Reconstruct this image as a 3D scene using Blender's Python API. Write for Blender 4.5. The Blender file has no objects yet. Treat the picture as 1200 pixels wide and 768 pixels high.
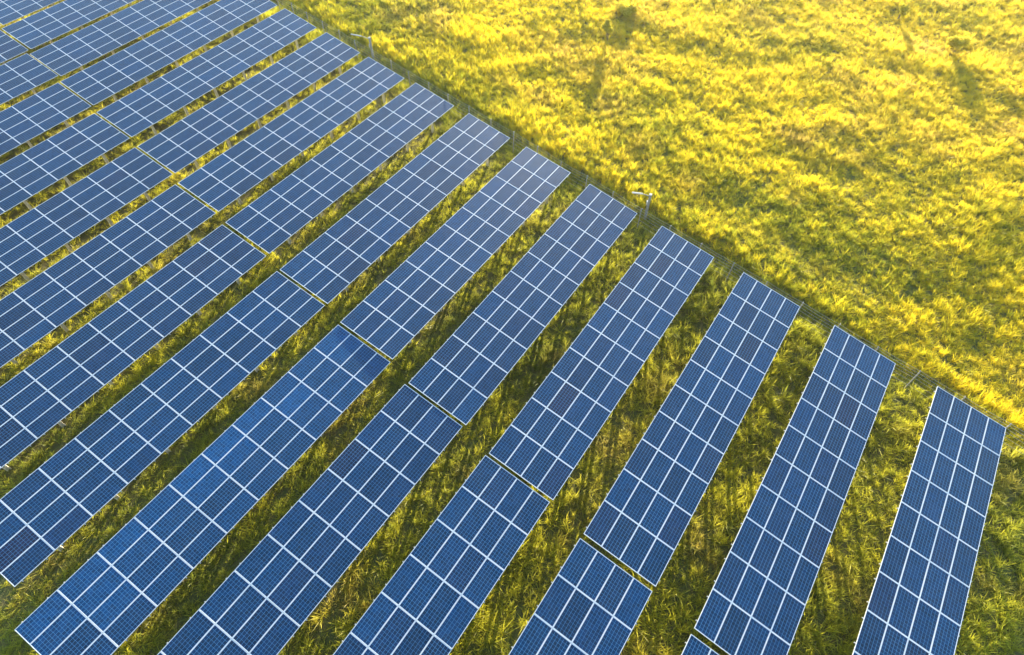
import bpy, bmesh, math, random
import numpy as np
from mathutils import Vector, Matrix, Euler

rnd = random.Random(7)
rng = np.random.default_rng(11)
C = bpy.context.scene.collection
S = bpy.context.scene
PI = math.pi
R = math.radians

# ------------------------------------------------------------------ measured layout
F_PX = 724.7857                      # focal length in pixels of a 1200 px wide picture
CAM = Vector((-28.06936, 9.69120, 29.43543))
CAMROT = ((0.5631852, -0.8263090, 0.0059850),
          (0.6639606, 0.4568218, 0.5920052),
          (0.4919135, 0.3294348, -0.8059119))      # right, up, forward
TILT, PITCH_Y, STAG, GAP, PW, PH = 0.17057, 6.0660, 0.8803, 0.165, 2.00033, 1.0
Z0 = 2.50                            # height of the tables' high edge above the lowest ground
DEV = {(1, 0): (.051, -.028, -.117, .007), (2, 0): (.101, -.04, -.112, .028), (3, 0): (.017, -.05, .0775, .0144),
       (3, 1): (-.077, -.011, -.012, -.008), (4, 0): (-.074, -.027, .188, 0), (4, 1): (-.052, .059, -.018, -.003),
       (5, 0): (-.033, .028, .135, .014), (5, 1): (-.029, .141, -.088, .0146), (6, 0): (.036, -.0036, .058, -.018),
       (7, 0): (.025, -.051, .108, -.001), (7, 1): (.011, .003, -.003, -.007), (8, 0): (.061, .081, .036, -.005),
       (8, 1): (-.021, .085, -.011, -.0035), (9, 0): (-.038, -.044, -.019, -.013), (9, 1): (-.071, -.007, -.046, -.0095),
       (10, 0): (.043, -.115, -.154, -.007), (10, 1): (.05, -.06, -.084, -.004), (11, 0): (-.054, -.025, -.057, -.0066),
       (11, 1): (.104, -.007, .001, -.003), (12, 0): (-.134, .003, -.034, .002), (12, 1): (.036, .025, .0545, .0017),
       (13, 1): (.05, .044, .1, .008)}
SUN_AZ, SUN_EL = R(22.0), R(7.3)

Rm = np.array(CAMROT); Cm = np.array((CAM.x, CAM.y, CAM.z + Z0))

def project(P):
    c = (np.asarray(P, float) - Cm) @ Rm.T
    return np.stack([600 + F_PX * c[..., 0] / c[..., 2], 384 - F_PX * c[..., 1] / c[..., 2], c[..., 2]], -1)

def measured(px, py, z):             # survey of the photograph: the ground point seen at a pixel
    ray = Rm.T @ np.array([(px - 600) / F_PX, -(py - 384) / F_PX, 1])
    return Cm + (z - Cm[2]) / ray[2] * ray

# ------------------------------------------------------------------ noise and terrain
_perm = np.random.default_rng(3).random((256, 256))
def vnoise(x, y):
    xi = np.floor(x).astype(int); yi = np.floor(y).astype(int)
    fx = x - xi; fy = y - yi
    fx = fx * fx * (3 - 2 * fx); fy = fy * fy * (3 - 2 * fy)
    g = lambda a, b: _perm[a % 256, b % 256]
    return (g(xi, yi) * (1 - fx) + g(xi + 1, yi) * fx) * (1 - fy) + (g(xi, yi + 1) * (1 - fx) + g(xi + 1, yi + 1) * fx) * fy
def fbm(x, y, s, o=4):
    v = 0; a = 1; t = 0
    for i in range(o):
        v = v + a * vnoise(x / s + 17.3 * i, y / s - 9.1 * i); t += a; a *= .5; s *= .5
    return v / t
def sstep(a, b, x):
    t = np.clip((x - a) / (b - a), 0, 1); return t * t * (3 - 2 * t)
def fence_x(y):
    return .9 + .153 * (y - .8)
def fence_d(x, y):
    return (x - fence_x(y)) / math.sqrt(1 + .153 ** 2)
def terrain(x, y):
    x = np.asarray(x, float); y = np.asarray(y, float)
    d = fence_d(x, y)
    z = (.55 * sstep(13, 30, y) - .45 * sstep(44, 56, y)) * sstep(2, -12, d) + .15 * sstep(15, 34, y)
    z = z + (fbm(x + 7, y - 3, 7, 2) - .5) * (.5 - .28 * sstep(14, 22, y) * sstep(44, 36, y)) * sstep(-1, -5, d)
    bank = .40 * sstep(.9, 4.0, d) + .10 * sstep(6.0, 9.5, d)
    z = z + bank * (.8 + .4 * fbm(x, y, 9, 2)) * sstep(-4, 18, y + d)
    und = (fbm(x, y, 16, 3) - .5) * 1.0 + (fbm(x + 50, y, 5, 3) - .5) * .28
    z = z + und * sstep(2, 12, d)
    z = z + (fbm(x, y + 80, 3.0, 3) - .5) * .22
    return z

# ------------------------------------------------------------------ materials
def mat(name):
    m = bpy.data.materials.new(name); m.use_nodes = True
    n = m.node_tree.nodes; l = m.node_tree.links
    return m, n, l, n['Principled BSDF']
def node(n, t, **kw):
    x = n.new(t)
    for k, v in kw.items(): setattr(x, k, v)
    return x
def math_n(n, l, op, a, b=None, c=None):
    x = n.new('ShaderNodeMath'); x.operation = op
    for i, v in enumerate((a, b, c)):
        if v is None: continue
        if isinstance(v, (int, float)): x.inputs[i].default_value = v
        else: l.new(v, x.inputs[i])
    return x.outputs[0]
def mixc(n, l, f, a, b):
    x = n.new('ShaderNodeMix'); x.data_type = 'RGBA'
    for s, v in ((0, f), (6, a), (7, b)):
        if isinstance(v, (int, float)): x.inputs[s].default_value = v
        elif isinstance(v, tuple): x.inputs[s].default_value = (*v, 1)
        else: l.new(v, x.inputs[s])
    return x.outputs[2]
def mapr(n, l, v, a, b, c=0, d=1):
    x = n.new('ShaderNodeMapRange'); l.new(v, x.inputs[0])
    for i, k in enumerate((a, b, c, d)): x.inputs[i + 1].default_value = k
    return x.outputs[0]

def metal(name, col, rough=.45, metallic=0.0, var=.12, scale=8):
    m, n, l, p = mat(name)
    tc = n.new('ShaderNodeTexCoord'); nz = n.new('ShaderNodeTexNoise'); nz.inputs['Scale'].default_value = scale
    nz.inputs['Detail'].default_value = 5
    l.new(tc.outputs['Object'], nz.inputs['Vector'])
    c = mixc(n, l, mapr(n, l, nz.outputs[0], .3, .7), tuple(v * (1 - var) for v in col), tuple(min(1, v * (1 + var)) for v in col))
    l.new(c, p.inputs['Base Color'])
    l.new(mapr(n, l, nz.outputs[0], .2, .8, rough - .1, rough + .12), p.inputs['Roughness'])
    p.inputs['Metallic'].default_value = metallic
    return m

CX, CY = 1.92 / 12, .936 / 6         # cell pitch in a panel
def cell_material():
    m, n, l, p = mat('photovoltaic_cells')
    tc = n.new('ShaderNodeTexCoord'); sx = n.new('ShaderNodeSeparateXYZ'); l.new(tc.outputs['Object'], sx.inputs[0])
    oi = n.new('ShaderNodeObjectInfo')
    u = math_n(n, l, 'DIVIDE', math_n(n, l, 'ADD', sx.outputs[0], .96), CX)
    v = math_n(n, l, 'DIVIDE', math_n(n, l, 'ADD', sx.outputs[1], .468), CY)
    iu = math_n(n, l, 'FLOOR', u); iv = math_n(n, l, 'FLOOR', v)
    fu = math_n(n, l, 'FRACT', u); fv = math_n(n, l, 'FRACT', v)
    du = math_n(n, l, 'MINIMUM', fu, math_n(n, l, 'SUBTRACT', 1, fu))
    dv = math_n(n, l, 'MINIMUM', fv, math_n(n, l, 'SUBTRACT', 1, fv))
    gu = math_n(n, l, 'LESS_THAN', du, .028)
    gv = math_n(n, l, 'LESS_THAN', dv, .036)
    # two busbars per cell, along the long side
    b3 = math_n(n, l, 'FRACT', math_n(n, l, 'MULTIPLY', fv, 3))
    bus = math_n(n, l, 'LESS_THAN', math_n(n, l, 'ABSOLUTE', math_n(n, l, 'SUBTRACT', b3, .5)), .028)
    # margin of white backsheet round the cells
    mu = math_n(n, l, 'GREATER_THAN', math_n(n, l, 'ABSOLUTE', sx.outputs[0]), .96)
    mv = math_n(n, l, 'GREATER_THAN', math_n(n, l, 'ABSOLUTE', sx.outputs[1]), .468)
    marg = math_n(n, l, 'MAXIMUM', mu, mv)
    # one tone per cell, one per panel, one per crystal
    wn = n.new('ShaderNodeTexWhiteNoise'); wn.noise_dimensions = '4D'
    cv = n.new('ShaderNodeCombineXYZ'); l.new(iu, cv.inputs[0]); l.new(iv, cv.inputs[1])
    l.new(cv.outputs[0], wn.inputs['Vector']); l.new(math_n(n, l, 'MULTIPLY', oi.outputs['Random'], 91), wn.inputs['W'])
    vo = n.new('ShaderNodeTexVoronoi'); vo.inputs['Scale'].default_value = 26; l.new(tc.outputs['Object'], vo.inputs['Vector'])
    sc = n.new('ShaderNodeSeparateColor'); l.new(vo.outputs['Color'], sc.inputs[0])
    sp = n.new('ShaderNodeSeparateColor'); l.new(oi.outputs['Color'], sp.inputs[0])   # R: violet, G: brightness, B: grid contrast
    blue = mixc(n, l, oi.outputs['Random'], (.0002, .0195, .064), (.0003, .0258, .084))
    base = mixc(n, l, sp.outputs[0], blue, (.011, .009, .030))
    k = math_n(n, l, 'ADD', math_n(n, l, 'MULTIPLY', wn.outputs[0], .55), math_n(n, l, 'MULTIPLY', sc.outputs[0], .45))
    k = mapr(n, l, k, 0, 1, .5, 1.5)
    k = math_n(n, l, 'MULTIPLY', k, math_n(n, l, 'MULTIPLY', sp.outputs[1], 2))
    vm = n.new('ShaderNodeVectorMath'); vm.operation = 'SCALE'; l.new(base, vm.inputs[0]); l.new(k, vm.inputs[3])
    grid = math_n(n, l, 'MAXIMUM', math_n(n, l, 'MULTIPLY', gu, .85), math_n(n, l, 'MAXIMUM', gv, math_n(n, l, 'MULTIPLY', bus, .3)))
    grid = math_n(n, l, 'MULTIPLY', grid, math_n(n, l, 'MULTIPLY', sp.outputs[2], 2))
    c1 = mixc(n, l, grid, vm.outputs[0], (.085, .25, .46))
    c2 = mixc(n, l, marg, c1, (.64, .66, .70))
    # thin uneven dust on the glass
    dn = n.new('ShaderNodeTexNoise'); dn.inputs['Scale'].default_value = 1.3; dn.inputs['Detail'].default_value = 5
    geo = n.new('ShaderNodeNewGeometry'); l.new(geo.outputs['Position'], dn.inputs['Vector'])
    c3 = mixc(n, l, mapr(n, l, dn.outputs[0], .35, .75, .0, .025), c2, (.30, .33, .36))
    l.new(c3, p.inputs['Base Color'])
    p.inputs['Roughness'].default_value = .42
    p.inputs['Specular IOR Level'].default_value = .07
    p.inputs['Coat Weight'].default_value = 1.0
    p.inputs['Coat IOR'].default_value = 1.45
    l.new(mapr(n, l, dn.outputs[0], .3, .75, .06, .18), p.inputs['Coat Roughness'])
    return m

def grass_material(name, tip, mid, dry, trans=.55):
    m, n, l, p = mat(name)
    at = n.new('ShaderNodeAttribute'); at.attribute_type = 'INSTANCER'; at.attribute_name = 'hue'
    br = n.new('ShaderNodeAttribute'); br.attribute_type = 'INSTANCER'; br.attribute_name = 'dry'
    tp = n.new('ShaderNodeAttribute'); tp.attribute_type = 'GEOMETRY'; tp.attribute_name = 'tip'
    bl = n.new('ShaderNodeAttribute'); bl.attribute_type = 'GEOMETRY'; bl.attribute_name = 'blade'
    f = math_n(n, l, 'ADD', math_n(n, l, 'MULTIPLY', at.outputs['Fac'], .85), math_n(n, l, 'MULTIPLY', bl.outputs['Fac'], .3))
    f = math_n(n, l, 'ADD', f, math_n(n, l, 'MULTIPLY', tp.outputs['Fac'], .18))
    cl = n.new('ShaderNodeClamp'); l.new(f, cl.inputs[0])
    c = mixc(n, l, cl.outputs[0], mid, tip)
    c = mixc(n, l, br.outputs['Fac'], c, dry)
    d = n.new('ShaderNodeBsdfDiffuse'); t = n.new('ShaderNodeBsdfTranslucent'); g = n.new('ShaderNodeBsdfGlossy')
    l.new(c, d.inputs[0]); l.new(c, t.inputs[0]); g.inputs['Roughness'].default_value = .45
    g.inputs[0].default_value = (.5, .5, .45, 1)
    mx = n.new('ShaderNodeMixShader'); mx.inputs[0].default_value = trans
    l.new(d.outputs[0], mx.inputs[1]); l.new(t.outputs[0], mx.inputs[2])
    m2 = n.new('ShaderNodeMixShader'); m2.inputs[0].default_value = .04
    l.new(mx.outputs[0], m2.inputs[1]); l.new(g.outputs[0], m2.inputs[2])
    out = n['Material Output']; l.new(m2.outputs[0], out.inputs[0]); n.remove(p)
    return m

def leaf_material(name, a, b):
    m, n, l, p = mat(name)
    bl = n.new('ShaderNodeAttribute'); bl.attribute_type = 'GEOMETRY'; bl.attribute_name = 'blade'
    c = mixc(n, l, bl.outputs['Fac'], a, b)
    d = n.new('ShaderNodeBsdfDiffuse'); t = n.new('ShaderNodeBsdfTranslucent')
    l.new(c, d.inputs[0]); l.new(c, t.inputs[0])
    mx = n.new('ShaderNodeMixShader'); mx.inputs[0].default_value = .45
    l.new(d.outputs[0], mx.inputs[1]); l.new(t.outputs[0], mx.inputs[2])
    l.new(mx.outputs[0], n['Material Output'].inputs[0]); n.remove(p)
    return m

def ground_material():
    m, n, l, p = mat('soil_and_litter')
    geo = n.new('ShaderNodeNewGeometry')
    a = n.new('ShaderNodeTexNoise'); a.inputs['Scale'].default_value = .5; a.inputs['Detail'].default_value = 8
    b = n.new('ShaderNodeTexNoise'); b.inputs['Scale'].default_value = 9; b.inputs['Detail'].default_value = 6
    for x in (a, b): l.new(geo.outputs['Position'], x.inputs['Vector'])
    c = mixc(n, l, mapr(n, l, a.outputs[0], .35, .65), (.07, .075, .018), (.14, .10, .035))
    c = mixc(n, l, mapr(n, l, b.outputs[0], .4, .7), c, (.13, .14, .025))
    l.new(c, p.inputs['Base Color']); p.inputs['Roughness'].default_value = .95
    bp = n.new('ShaderNodeBump'); bp.inputs['Strength'].default_value = .6; bp.inputs['Distance'].default_value = .06
    l.new(b.outputs[0], bp.inputs['Height']); l.new(bp.outputs[0], p.inputs['Normal'])
    return m

M_CELL = cell_material()
M_FRAME = metal('anodised_aluminium', (.70, .70, .71), .38, .15, .06)
M_STEEL = metal('galvanised_steel', (.52, .51, .48), .45, .45, .2)
M_LEG = metal('pale_concrete_leg', (.80, .70, .54), .8, 0, .2)
M_POST = metal('grey_fence_post', (.26, .25, .22), .7, .1, .2)
M_WIRE = metal('fence_wire', (.45, .43, .38), .5, .2, .1)
M_POLE = metal('grey_painted_pole', (.22, .22, .22), .6, .1, .2)
M_WHITE = metal('white_painted_metal', (.38, .38, .35), .4, 0, .05)
M_DARK = metal('dark_junction_plastic', (.05, .05, .06), .5, 0, .1)
M_MEADOW = grass_material('meadow_grass_blades', (.87, .68, .026), (.17, .25, .022), (.62, .43, .10), .66)
M_ARRAY = grass_material('array_grass_blades', (.68, .62, .045), (.085, .145, .03), (.54, .38, .11), .6)
M_SOIL = ground_material()

# ------------------------------------------------------------------ mesh helpers
def add_box(bm, c, s, rot=None, mi=0):
    r = bmesh.ops.create_cube(bm, size=1.0)
    M = Matrix.Translation(Vector(c)) @ (rot.to_4x4() if rot else Matrix()) @ Matrix.Diagonal((*s, 1))
    bmesh.ops.transform(bm, matrix=M, verts=r['verts'])
    for f in {f for v in r['verts'] for f in v.link_faces}: f.material_index = mi
    return r['verts']
def add_bar(bm, a, b, w, h):
    a, b = Vector(a), Vector(b); d = b - a
    q = d.to_track_quat('Z', 'Y').to_matrix()
    return add_box(bm, (a + b) / 2, (w, h, d.length), q)
def add_tube(bm, pts, r, seg=6):
    rings = []
    for i, p in enumerate(pts):
        p = Vector(p); t = (Vector(pts[min(i + 1, len(pts) - 1)]) - Vector(pts[max(i - 1, 0)])).normalized()
        q = t.to_track_quat('Z', 'Y').to_matrix()
        rr = r[i] if isinstance(r, (list, tuple)) else r
        rings.append([bm.verts.new(p + q @ Vector((rr * math.cos(2 * PI * k / seg), rr * math.sin(2 * PI * k / seg), 0))) for k in range(seg)])
    for a, b in zip(rings, rings[1:]):
        for k in range(seg): bm.faces.new((a[k], a[(k + 1) % seg], b[(k + 1) % seg], b[k]))
    bm.faces.new(rings[0][::-1]); bm.faces.new(rings[-1])
def mesh(name, bm, m, bevel=0):
    if bevel:
        bmesh.ops.bevel(bm, geom=bm.edges[:], offset=bevel, segments=1, affect='EDGES')
    bmesh.ops.recalc_face_normals(bm, faces=bm.faces[:])
    me = bpy.data.meshes.new(name); bm.to_mesh(me); bm.free(); me.materials.append(m)
    return me
def obj(name, me, parent=None, loc=(0, 0, 0), rot=(0, 0, 0)):
    o = bpy.data.objects.new(name, me); C.objects.link(o)
    o.location = loc; o.rotation_euler = rot; o.parent = parent
    return o
def tag(o, label=None, cat=None, group=None, kind=None):
    for k, v in (('label', label), ('category', cat), ('group', group), ('kind', kind)):
        if v: o[k] = v
    return o
def copy_tree(o, parent=None):
    c = o.copy(); C.objects.link(c); c.parent = parent
    for ch in list(o.children): copy_tree(ch, c)
    return c

# ------------------------------------------------------------------ ground
def axis(lo, hi, step, far):
    core = np.arange(lo, hi + .01, step)
    out = [0]; d = step
    while out[-1] < far: d *= 1.35; out.append(out[-1] + d)
    out = np.array(out[1:])
    return np.concatenate([lo - out[::-1], core, hi + out])
xs = axis(-48, 80, .6, 900); ys = axis(-26, 112, .6, 900)
X, Y = np.meshgrid(xs, ys)
fade = sstep(400, 160, np.hypot(X, Y - 40))
Zg = terrain(X, Y) * fade
V = np.stack([X, Y, Zg], -1).reshape(-1, 3)
nx, ny = len(xs), len(ys)
I = np.arange(nx * ny).reshape(ny, nx)
Fq = np.stack([I[:-1, :-1], I[:-1, 1:], I[1:, 1:], I[1:, :-1]], -1).reshape(-1, 4)
me = bpy.data.meshes.new('ground'); me.from_pydata(V.tolist(), [], Fq.tolist()); me.materials.append(M_SOIL)
me.polygons.foreach_set('use_smooth', [True] * len(me.polygons))
ground = tag(obj('ground', me), kind='structure')

# ------------------------------------------------------------------ the solar tables
# table frame: origin under the table's middle; the panels lie in a plane tilted about x
HALF = 2.0
ZC = Z0 - HALF * math.sin(TILT)      # height of the middle of the panel plane
ROTX = Matrix.Rotation(TILT, 3, 'X')
def on_plane(x, v, up=0.0):          # v runs up the slope from the middle, up is normal to the panels
    return Vector((x, 0, ZC)) + ROTX @ Vector((0, v, up))
def panel_mesh():
    bm = bmesh.new()
    add_box(bm, (0, 0, -.006), (1.952, .952, .006))
    return mesh('solar_panel', bm, M_CELL)
def frame_mesh():
    bm = bmesh.new()
    L, W, t, h = 1.992, .992, .022, .038
    for s in (-1, 1):
        add_box(bm, (0, s * (W - t) / 2, -h / 2 + .002), (L, t, h))
        add_box(bm, (s * (L - t) / 2, 0, -h / 2 + .002), (t, W - 2 * t - .002, h))
    return mesh('frame', bm, M_FRAME)
def rail_mesh():
    bm = bmesh.new(); add_box(bm, (0, 0, 0), (.045, 4.12, .045))
    for v in (-2.035, 2.035): add_box(bm, (0, v, .036), (.05, .032, .03))
    return mesh('mounting_rail', bm, M_STEEL)
def beam_mesh():
    bm = bmesh.new(); add_box(bm, (0, 0, 0), (19.9, .06, .10)); return mesh('beam', bm, M_STEEL)
def leg_mesh(h):                     # two pale flanges with a recessed web between them
    bm = bmesh.new()
    for s in (-1, 1): add_box(bm, (s * .075, 0, h / 2 - .55), (.04, .14, h + 1.1))
    add_box(bm, (0, 0, h / 2 - .55), (.112, .035, h + 1.09))
    add_box(bm, (0, 0, h + .004), (.21, .19, .012))
    return mesh('leg', bm, M_LEG)
def rafter_mesh():
    bm = bmesh.new(); add_box(bm, (0, 0, 0), (.05, 3.5, .08)); return mesh('rafter', bm, M_STEEL)

def build_table():
    t = bpy.data.objects.new('solar_table', None); C.objects.link(t); t.empty_display_size = .5
    pm, fm, rm = panel_mesh(), frame_mesh(), rail_mesh()
    for j in range(10):
        for k in range(4):
            x = 10.0 - (j + .5) * PW; v = HALF - (k + .5) * PH
            p = obj('solar_panel', pm, t, on_plane(x, v), (TILT, 0, 0))
            obj('frame', fm, p)
        for q in (.22, .82):
            x = 10.0 - (j + q) * PW
            obj('mounting_rail', rm, t, on_plane(x, 0, -.064), (TILT, 0, 0))
    bmm = beam_mesh()
    for v in (-1.45, 0, 1.45): obj('beam', bmm, t, on_plane(0, v, -.138), (TILT, 0, 0))
    hf = (on_plane(0, -1.4, -.27)).z; hb = (on_plane(0, .85, -.27)).z
    lf, lb, rf = leg_mesh(hf), leg_mesh(hb), rafter_mesh()
    yf = on_plane(0, -1.4, -.27).y; yb = on_plane(0, .85, -.27).y
    bm = bmesh.new(); add_bar(bm, (0, yb - .09, .55), (0, .0, on_plane(0, .0, -.25).z), .04, .04); br = mesh('brace', bm, M_STEEL)
    for i in range(6):
        x = 10.0 - 2.2 - i * 3.15
        obj('leg', lf, t, (x, yf, 0)); obj('leg', lb, t, (x, yb, 0))
        obj('rafter', rf, t, on_plane(x, 0, -.229), (TILT, 0, 0))
        obj('brace', br, t, (x, 0, 0))
    return t

ORD = ['first', 'second', 'third', 'fourth', 'fifth', 'sixth', 'seventh', 'eighth', 'ninth', 'tenth', 'eleventh',
       'twelfth', 'thirteenth', 'fourteenth', 'fifteenth', 'sixteenth', 'seventeenth', 'eighteenth']
VIOLET = {(2, 0, 2, 2): .8, (4, 0, 7, 1): .9, (4, 0, 9, 3): .55, (3, 0, 9, 0): .5, (5, 1, 2, 0): .7, (7, 1, 10 - 1, 2): .8,
          (6, 0, 1, 1): .4, (2, 0, 6, 3): .6, (8, 1, 0, 0): .6, (8, 1, 1, 1): .6, (7, 0, 7, 1): .8, (7, 0, 8, 2): .5,
          (4, 0, 3, 0): .6, (4, 0, 2, 0): .4, (4, 0, 1, 1): .5, (5, 0, 0, 1): .2, (3, 0, 2, 2): .6}
proto = build_table()
used = False
tables = []
last = (0,)
for row in range(1, 19):
    for tab in (0, 1):
        dx, dy, dz, dt = DEV.get((row, tab), (rnd.uniform(-.05, .05), rnd.uniform(-.05, .05), rnd.uniform(-.05, .05), rnd.uniform(-.006, .006)))
        if tab == 1:                                  # keep the joint between the two tables open
            dx = min(dx, DEV.get((row, 0), last)[0])
        last = (dx,)
        xr = -STAG * -1 * (row - 1) - tab * (PW * 10 + GAP) + dx
        if (row, 0) in DEV and (row, 1) in DEV:      # the two tables of a row stand level with each other
            a_, b_ = DEV[row, 0], DEV[row, 1]; dz = (a_[2] + b_[2]) / 2; dt = (a_[3] + b_[3]) / 2
        y = PITCH_Y * (row - 1) - HALF * math.cos(TILT) + dy
        # corners, to leave out what the picture shows nothing of
        gx, gv = np.meshgrid(np.linspace(xr - 20, xr, 60), np.linspace(-2, 2, 9))
        P = np.stack([gx, y + gv * math.cos(TILT), ZC + dz + gv * math.sin(TILT)], -1).reshape(-1, 3)
        q = project(P)
        if not ((q[:, 0] > -2) & (q[:, 0] < 1202) & (q[:, 1] > -2) & (q[:, 1] < 770)).any(): continue
        if used: t = copy_tree(proto)
        else: t = proto; used = True
        # turn by the small measured tilt about the middle of the panels
        t.rotation_euler = (dt, 0, 0)
        t.location = Vector((xr - 10, y, ZC + dz)) - Matrix.Rotation(dt, 3, 'X') @ Vector((0, 0, ZC))
        where = 'at the fence end of' if tab == 0 else 'beyond the end gap in'
        tag(t, f'tilted blue solar table {where} the {ORD[row-1]} row from the right', 'solar table', 'solar tables in parallel rows')
        tables.append((row, tab, t))
        pan = [c for c in t.children if c.name.startswith('solar_panel')]
        for n_, p in enumerate(pan):
            j, k = divmod(n_, 4)
            vi = VIOLET.get((row, tab, j, k), max(0, rnd.gauss(.06, .10)))
            if rnd.random() < .06: vi += rnd.uniform(.15, .4)
            if row >= 8 and tab == 1: vi += .2
            p.rotation_euler = (TILT + rnd.gauss(0, .0022), rnd.gauss(0, .0016), 0)
            b = .5 * rnd.uniform(.80, 1.18); gc = .5 * rnd.uniform(.75, 1.15)
            if row == 6 and tab == 1:        # the table with the strongest cell pattern
                b *= 1.6 - .17 * k + rnd.uniform(-.2, .2); gc *= 1.9 - .15 * k; vi *= .2
            if row == 6 and tab == 0: b *= 1.15 - .05 * k
            p.color = (min(1, vi), b, min(1, gc), 1)
            if vi > .45: p['label'] = 'panel with a violet tinge'

# ------------------------------------------------------------------ the wire fence
fence = bpy.data.objects.new('wire_fence', None); C.objects.link(fence)
fence.location = (fence_x(20), 20, 0)
tag(fence, 'wire fence of thin grey posts along the ends of the panel rows', 'fence')
ypost = [-4.04 + 2.43 * i for i in range(-3, 34)]
bm = bmesh.new(); add_box(bm, (0, 0, .5), (.045, .06, 2.8)); add_box(bm, (.045, 0, 1.90), (.12, .04, .04)); pm = mesh('post', bm, M_POST)
tops = []
for y in ypost:
    x = fence_x(y) + .03; z = float(terrain(x, y))
    zz = min(max(.0, z), .2)
    o = obj('post', pm, fence, (x - fence.location.x, y - 20, zz - .02), (rnd.uniform(-.03, .03), rnd.uniform(-.01, .06), rnd.uniform(-.2, .2)))
    tops.append((x - fence.location.x, y - 20, zz))
for h, off in ((.55, 0), (.95, 0), (1.3, 0), (1.55, 0), (1.8, .0), (1.91, .10)):
    bm = bmesh.new(); pts = []
    for a, b in zip(tops, tops[1:]):
        for i in range(6):
            f = i / 6; sag = -.05 * 4 * f * (1 - f)
            pts.append((a[0] + (b[0] - a[0]) * f + off - .045, a[1] + (b[1] - a[1]) * f, a[2] + (b[2] - a[2]) * f + h + sag))
    add_tube(bm, pts, .009, 4)
    obj('wire', mesh('wire', bm, M_WIRE), fence)

# ------------------------------------------------------------------ the two poles with an arm
def arm_pole(px, py, az, L, label):
    top = measured(px, py, 2.35)
    x, y = top[0], top[1]; z = float(terrain(x, y)); H = 2.35 - z
    t = bpy.data.objects.new('arm_pole', None); C.objects.link(t); t.location = (x, y, z); t.rotation_euler = (0, 0, az)
    tag(t, label, 'pole', 'poles with a white side arm at the fence')
    bm = bmesh.new(); add_box(bm, (0, 0, H / 2 - .3), (.17, .17, H + .6)); obj('pole', mesh('pole', bm, M_POLE, .012), t)
    bm = bmesh.new(); add_box(bm, (0, 0, H + .03), (.20, .20, .05)); obj('cap', mesh('cap', bm, M_WHITE, .01), t)
    bm = bmesh.new(); add_tube(bm, [(.09, 0, H - .12), (.5, 0, H - .02), (L * .45, 0, H + .02)], .03, 8); obj('arm', mesh('arm', bm, M_POLE), t)
    bm = bmesh.new(); add_box(bm, (L * .70, 0, H + .03), (L * .56, .11, .07))
    hd = obj('lamp_head', mesh('lamp_head', bm, M_WHITE, .02), t)
    bm = bmesh.new(); add_box(bm, (L * .70, 0, H - .022), (L * .5, .12, .008)); obj('diffuser', mesh('diffuser', bm, M_DARK), hd)
    bm = bmesh.new(); add_box(bm, (.12, 0, H - .75), (.09, .22, .3)); b = obj('junction_box', mesh('junction_box', bm, M_WHITE, .01), t)
    return t
arm_pole(762.5, 228.5, math.atan2(.91, -.42), 1.35, 'grey pole with a white side arm between fourth and fifth row ends')
arm_pole(433, 44.5, math.atan2(.91, -.27), 1.9, 'grey pole with a pale side arm beside the ninth row end')

# ------------------------------------------------------------------ grass tufts (shared shapes)
def blades(nb, hmin, hmax, width, spread, lean, curve, head=0.0, seed=0, seg=3):
    r = np.random.default_rng(seed)
    vs, fs, tip, bl = [], [], [], []
    for b in range(nb):
        a = r.uniform(0, 2 * PI); rad = spread * math.sqrt(r.random()); bx, by = rad * math.cos(a), rad * math.sin(a)
        h = r.uniform(hmin, hmax); az = r.uniform(0, 2 * PI); ln = r.uniform(.2, 1) * lean; cu = r.uniform(.3, 1) * curve
        fa = r.uniform(0, 2 * PI); w0 = width * r.uniform(.7, 1.3); tone = r.random()
        base = len(vs)
        for s in range(seg + 1):
            f = s / seg; hor = h * (ln * f + cu * f * f); zz = h * (f - .35 * cu * f * f)
            c = (bx + hor * math.cos(az), by + hor * math.sin(az), zz)
            if s == seg:
                vs.append(c); tip.append(f); bl.append(tone)
            else:
                w = w0 * (1 - .55 * f) / 2
                for sg in (-1, 1):
                    vs.append((c[0] + sg * w * math.cos(fa), c[1] + sg * w * math.sin(fa), c[2])); tip.append(f); bl.append(tone)
        for s in range(seg - 1):
            i = base + 2 * s; fs.append((i, i + 1, i + 3, i + 2))
        i = base + 2 * (seg - 1); fs.append((i, i + 1, i + 2))
        if r.random() < head:            # a seed head or a small leaf cluster near the tip
            for q in range(3):
                f = r.uniform(.55, 1.05); hor = h * (ln * f + cu * f * f); zz = h * (f - .35 * cu * f * f)
                c = np.array((bx + hor * math.cos(az), by + hor * math.sin(az), zz))
                d = r.normal(size=3); d /= np.linalg.norm(d); e = np.cross(d, r.normal(size=3)); e /= np.linalg.norm(e)
                s1, s2 = r.uniform(.04, .07), r.uniform(.012, .024)
                i = len(vs)
                for p in (c - d * s1, c + e * s2, c + d * s1, c - e * s2): vs.append(tuple(p)); tip.append(1.4); bl.append(tone)
                fs.append((i, i + 1, i + 2, i + 3))
    return vs, fs, tip, bl
def tuft_object(name, m, *a, **k):
    vs, fs, tip, bl = blades(*a, **k)
    me = bpy.data.meshes.new(name); me.from_pydata(vs, [], fs); me.materials.append(m)
    for nm, d in (('tip', tip), ('blade', bl)):
        at = me.attributes.new(nm, 'FLOAT', 'POINT'); at.data.foreach_set('value', d)
    return bpy.data.objects.new(name, me)
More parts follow.
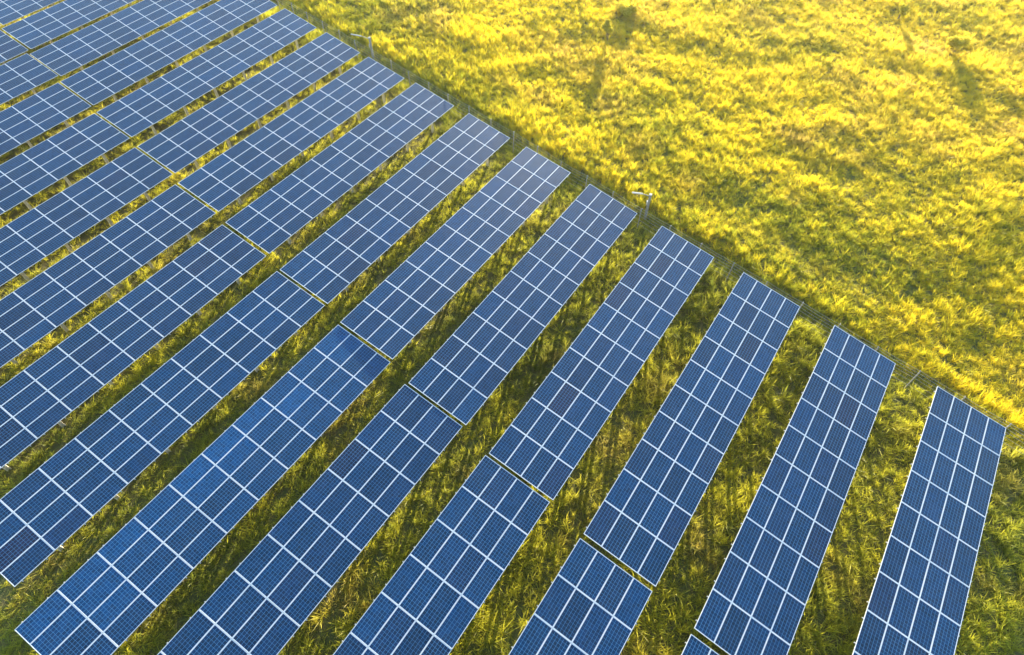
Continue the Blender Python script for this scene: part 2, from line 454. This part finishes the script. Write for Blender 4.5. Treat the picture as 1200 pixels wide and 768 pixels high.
def tuft_collection(name, m):
    c = bpy.data.collections.new(name)          # never linked to the scene: only a source of shapes
    defs = [(20, .55, 1.0, .027, .15, .22, .30, .12), (20, .5, 1.15, .025, .17, .28, .35, .15), (20, .35, .75, .030, .20, .4, .3, .2),
            (18, .5, 1.0, .030, .15, .45, .5, .08), (24, .2, .5, .034, .26, .7, .5, .15), (16, .6, 1.1, .038, .12, .55, .9, 0)]
    for i, d in enumerate(defs):
        c.objects.link(tuft_object(f'{name}_{i}', m, *d[:7], head=d[7], seed=40 + i))
    return c
def scatter(name, P, rot, scl, vid, hue, dry, coll):
    me = bpy.data.meshes.new(name); me.vertices.add(len(P)); me.vertices.foreach_set('co', P.astype(np.float32).ravel())
    a = me.attributes.new('rot', 'FLOAT_VECTOR', 'POINT'); a.data.foreach_set('vector', rot.astype(np.float32).ravel())
    a = me.attributes.new('scl', 'FLOAT_VECTOR', 'POINT'); a.data.foreach_set('vector', scl.astype(np.float32).ravel())
    a = me.attributes.new('vid', 'INT', 'POINT'); a.data.foreach_set('value', vid.astype(np.int32))
    for nm, v in (('hue', hue), ('dry', dry)):
        a = me.attributes.new(nm, 'FLOAT', 'POINT'); a.data.foreach_set('value', v.astype(np.float32))
    o = obj(name, me)
    ng = bpy.data.node_groups.new(name + '_nodes', 'GeometryNodeTree')
    ng.interface.new_socket('Geometry', in_out='INPUT', socket_type='NodeSocketGeometry')
    ng.interface.new_socket('Geometry', in_out='OUTPUT', socket_type='NodeSocketGeometry')
    n, l = ng.nodes, ng.links
    gi, go = n.new('NodeGroupInput'), n.new('NodeGroupOutput')
    ci = n.new('GeometryNodeCollectionInfo'); ci.inputs['Collection'].default_value = coll
    ci.inputs['Separate Children'].default_value = True; ci.inputs['Reset Children'].default_value = True
    ip = n.new('GeometryNodeInstanceOnPoints'); ip.inputs['Pick Instance'].default_value = True
    mp = n.new('GeometryNodeMeshToPoints'); l.new(gi.outputs[0], mp.inputs[0])
    l.new(mp.outputs[0], ip.inputs['Points']); l.new(ci.outputs[0], ip.inputs['Instance'])
    def named(nm, ty):
        x = n.new('GeometryNodeInputNamedAttribute'); x.data_type = ty; x.inputs['Name'].default_value = nm
        return x.outputs['Attribute']
    l.new(named('vid', 'INT'), ip.inputs['Instance Index'])
    er = n.new('FunctionNodeEulerToRotation'); l.new(named('rot', 'FLOAT_VECTOR'), er.inputs[0]); l.new(er.outputs[0], ip.inputs['Rotation'])
    l.new(named('scl', 'FLOAT_VECTOR'), ip.inputs['Scale'])
    l.new(ip.outputs[0], go.inputs[0])
    md = o.modifiers.new('scatter', 'NODES'); md.node_group = ng
    return o

def points(dens, lo, hi, keep):
    (x0, y0), (x1, y1) = lo, hi
    n_ = int((x1 - x0) * (y1 - y0) * dens)
    x = rng.uniform(x0, x1, n_); y = rng.uniform(y0, y1, n_)
    q = project(np.stack([x, y, np.full(n_, .5)], -1))
    inside = (q[:, 2] > 0) & (q[:, 0] > -170) & (q[:, 0] < 1370) & (q[:, 1] > -170) & (q[:, 1] < 930)
    k = inside & keep(x, y)
    return x[k], y[k]

# --- the meadow outside the fence
coll = tuft_collection('meadow_tuft', M_MEADOW)
x, y = points(27.0, (-14, -26), (84, 112), lambda x, y: fence_d(x, y) > .35)
d = fence_d(x, y)
thin = np.clip(1.15 - (np.hypot(x - CAM.x, y - CAM.y) - 40) / 110, .55, 1)
k = rng.random(len(x)) < thin
x, y, d = x[k], y[k], d[k]
crest = sstep(1.6, 2.2, d) * sstep(4.2, 2.8, d) * sstep(-8, 8, y)
n1 = fbm(x, y, 7, 4); n2 = fbm(x + 31, y + 7, 2.2, 3); n3 = fbm(x - 13, y + 57, 12, 3)
hgt = .64 + .65 * (n2 - .5) + .40 * (n1 - .5) + .10 * crest - .22 * sstep(2.0, .8, d)
hgt = hgt * rng.uniform(.7, 1.35, len(x))
hgt = np.clip(hgt + .18 * sstep(.3, .9, d) * sstep(3.6, 2.4, d), .2, 1.2)
hue = .62 + 1.7 * (fbm(x + 91, y, 9, 4) - .5) + .10 * crest + .22 * sstep(5, 22, d) + rng.normal(0, .38, len(x)) - .38 * sstep(2.4, 1.2, d) - .22 * sstep(6.5, 2.0, d + 2.5 * (n1 - .5) + 2 * (n2 - .5)) - .22 * sstep(5, 7, d) * sstep(11, 8, d) * sstep(30, 18, y)
dry = np.clip((fbm(x - 71, y + 31, 5, 4) - .52) * 3.0, 0, 1) * rng.uniform(.2, 1, len(x)) * sstep(3.5, 7, d)
far_dry = sstep(14, 34, d) * .35
dry = np.clip(dry + far_dry * rng.random(len(x)), 0, .9)
z = terrain(x, y) - .03
P = np.stack([x, y, z], -1)
rot = np.stack([rng.normal(0, .16, len(x)), rng.normal(0, .16, len(x)), rng.uniform(0, 2 * PI, len(x))], -1)
s = rng.uniform(.45, .95, len(x)); scl = np.stack([s, s, hgt * s], -1)
vid = rng.choice(6, len(x), p=[.24, .22, .22, .14, .14, .04])
meadow = tag(scatter('meadow_grass', P, rot, scl, vid, np.clip(hue, 0, 1), dry, coll), kind='stuff')
print('meadow tufts', len(x))

# --- the grass between and under the rows
coll2 = tuft_collection('array_tuft', M_ARRAY)
def under(x, y):                     # how far inside a table's shadow of rain a point lies: keep the strips one can see
    ph = np.mod(y + .45, PITCH_Y)    # 0 at just above a table's high edge
    strip = (ph < 3.1) | (ph > PITCH_Y - 1.2)
    off_end = x > (STAG * y / PITCH_Y - .2)
    gapx = np.abs(x - (STAG * np.ceil(y / PITCH_Y) - 20.07)) < 1.0
    return strip | off_end | gapx | (rng.random(len(x)) < .35)
x, y = points(20.0, (-48, -26), (16, 112), lambda x, y: (fence_d(x, y) < .5) & under(x, y))
d = fence_d(x, y)
n1 = fbm(x + 11, y + 3, 4, 4); n2 = fbm(x + 77, y + 5, 1.6, 3)
hgt = .70 + .8 * (n1 - .5) + .5 * (n2 - .5)
hgt *= 1 - .25 * sstep(16, 34, y)
hgt = np.clip(hgt, .16, .85)
verge = sstep(-3.2, -.6, d)
hgt = np.clip(hgt + .22 * verge * n1 * 2, .16, 1.0)
hue = .48 + .12 * sstep(16, 8, y) - .10 * verge + 1.3 * (fbm(x + 5, y + 41, 5, 4) - .5) + rng.normal(0, .30, len(x)) + .35 * sstep(40, 60, y) - .12 * sstep(12, 22, y) * sstep(42, 32, y)  # hue also paints shade into middle-row gaps and sunlit gold into far rows
dry = np.clip((fbm(x + 3, y - 31, 3, 4) - .56) * 3.2, 0, .9) * rng.uniform(.3, 1, len(x))
P = np.stack([x, y, terrain(x, y) - .03], -1)
rot = np.stack([rng.normal(0, .2, len(x)), rng.normal(0, .2, len(x)), rng.uniform(0, 2 * PI, len(x))], -1)
s = rng.uniform(.45, 1.05, len(x)); scl = np.stack([s, s, hgt * s], -1)
vid = rng.choice(6, len(x), p=[.20, .20, .22, .12, .20, .06])
arr = tag(scatter('row_grass', P, rot, scl, vid, np.clip(hue, 0, 1), dry, coll2), kind='stuff')
print('row tufts', len(x))

# ------------------------------------------------------------------ shrubs one can tell apart
def shrub(px, py, w, h, cols, label, cat='shrub', group=None, seed=0, n=3200):
    g = measured(px, py, .4); x, y = g[0], g[1]; z = float(terrain(x, y))
    t = bpy.data.objects.new('shrub', None); C.objects.link(t); t.location = (x, y, z)
    tag(t, label, cat, group)
    r = np.random.default_rng(seed + 5)
    lobes = [(r.normal(0, w * .24), r.normal(0, w * .24), h * r.uniform(.45, .8), w * r.uniform(.18, .30)) for _ in range(9)]
    bm = bmesh.new()
    for lx, ly, lz, _ in lobes:
        add_tube(bm, [(lx * .1, ly * .1, -.1), (lx * .5, ly * .5, lz * .5), (lx, ly, lz)], [.03, .018, .006], 5)
    obj('stem', mesh('stem', bm, M_STEM), t)
    vs, fs, bl = [], [], []
    for i in range(n):
        lx, ly, lz, lr = lobes[r.integers(len(lobes))]
        d = r.normal(size=3); d /= np.linalg.norm(d)
        c = np.array((lx, ly, lz)) + d * lr * r.uniform(.5, 1.15) * np.array((1, 1, .9))
        if c[2] < .03: continue
        a = r.normal(size=3) + np.array((0, 0, .4)); a /= np.linalg.norm(a); b = np.cross(a, r.normal(size=3)); b /= np.linalg.norm(b)
        s1 = r.uniform(.05, .11); s2 = s1 * .45; i0 = len(vs)
        for p in (c - a * s1, c + b * s2, c + a * s1, c - b * s2): vs.append(tuple(p)); bl.append(r.random())
        fs.append((i0, i0 + 1, i0 + 2, i0 + 3))
    me = bpy.data.meshes.new('foliage'); me.from_pydata(vs, [], fs); me.materials.append(cols)
    at = me.attributes.new('blade', 'FLOAT', 'POINT'); at.data.foreach_set('value', np.repeat([0.0], 1).tolist() if not vs else bl[:len(vs)])
    obj('foliage', me, t)
M_STEM = metal('shrub_stem', (.16, .12, .06), .9, 0, .2)
M_YEL = leaf_material('yellow_leaves', (.42, .38, .04), (.62, .50, .05))
M_GRN = leaf_material('green_leaves', (.06, .10, .02), (.14, .17, .03))
shrub(1116, 64, 1.5, 1.7, M_YEL, 'bright yellow rounded shrub casting a shadow near the top right corner', seed=1)
shrub(1052, 22, 1.0, 2.0, M_YEL, 'tall yellow green shrub at the top edge with a long dark shadow', seed=2)
shrub(712, 48, .95, 2.1, M_YEL, 'slim yellow green plant standing in the meadow with a long shadow towards the fence', seed=3)
shrub(735, 20, 1.6, .8, M_YEL, 'low yellow green bush just above the slim yellow green plant', seed=4)

# ------------------------------------------------------------------ warm evening haze
bm = bmesh.new(); lo, hi = -2.5, CAM.z + Z0 + 2.0
add_box(bm, (0, 40, (lo + hi) / 2), (2600, 2600, hi - lo))
hm = bpy.data.materials.new('haze_air'); hm.use_nodes = True; hn = hm.node_tree.nodes; hn.clear()
hv = hn.new('ShaderNodeVolumePrincipled'); ho = hn.new('ShaderNodeOutputMaterial')
hv.inputs['Color'].default_value = (.95, .93, .88, 1); hv.inputs['Density'].default_value = .00016; hv.inputs['Anisotropy'].default_value = .55
hm.node_tree.links.new(hv.outputs[0], ho.inputs['Volume'])
tag(obj('haze', mesh('haze', bm, hm)), kind='stuff')

# ------------------------------------------------------------------ light, sky, camera
sun = bpy.data.lights.new('sun', 'SUN'); sun.energy = 5.0; sun.angle = R(.6); sun.color = (1.0, .89, .66)
so = bpy.data.objects.new('sun', sun); C.objects.link(so)
sd = Vector((math.cos(SUN_EL) * math.cos(SUN_AZ), math.cos(SUN_EL) * math.sin(SUN_AZ), math.sin(SUN_EL)))
so.rotation_euler = sd.to_track_quat('Z', 'Y').to_euler(); so.location = (40, 20, 60)
w = bpy.data.worlds.new('World'); S.world = w; w.use_nodes = True
n = w.node_tree.nodes; sk = n.new('ShaderNodeTexSky'); sk.sky_type = 'NISHITA'; sk.sun_disc = False
sk.sun_elevation = SUN_EL; sk.sun_rotation = PI / 2 - SUN_AZ; sk.air_density = 1.0; sk.dust_density = .3; sk.ozone_density = 1.6
w.node_tree.links.new(sk.outputs[0], n['Background'].inputs[0]); n['Background'].inputs[1].default_value = .15

cd = bpy.data.cameras.new('camera'); cam = bpy.data.objects.new('camera', cd); C.objects.link(cam)
cd.sensor_width = 36; cd.lens = 36 * F_PX / 1200; cd.clip_end = 6000; cd.clip_start = .5
r_, u_, f_ = (Vector(v) for v in CAMROT)
cam.matrix_world = Matrix(((r_.x, u_.x, -f_.x, CAM.x), (r_.y, u_.y, -f_.y, CAM.y), (r_.z, u_.z, -f_.z, CAM.z + Z0), (0, 0, 0, 1)))
S.camera = cam
S.view_settings.view_transform = 'Standard'; S.view_settings.look = 'None'
S.view_settings.exposure = 2.3; S.view_settings.gamma = 1.0; S.view_settings.use_curve_mapping = False
S.cycles.max_bounces = 6; S.cycles.transparent_max_bounces = 4
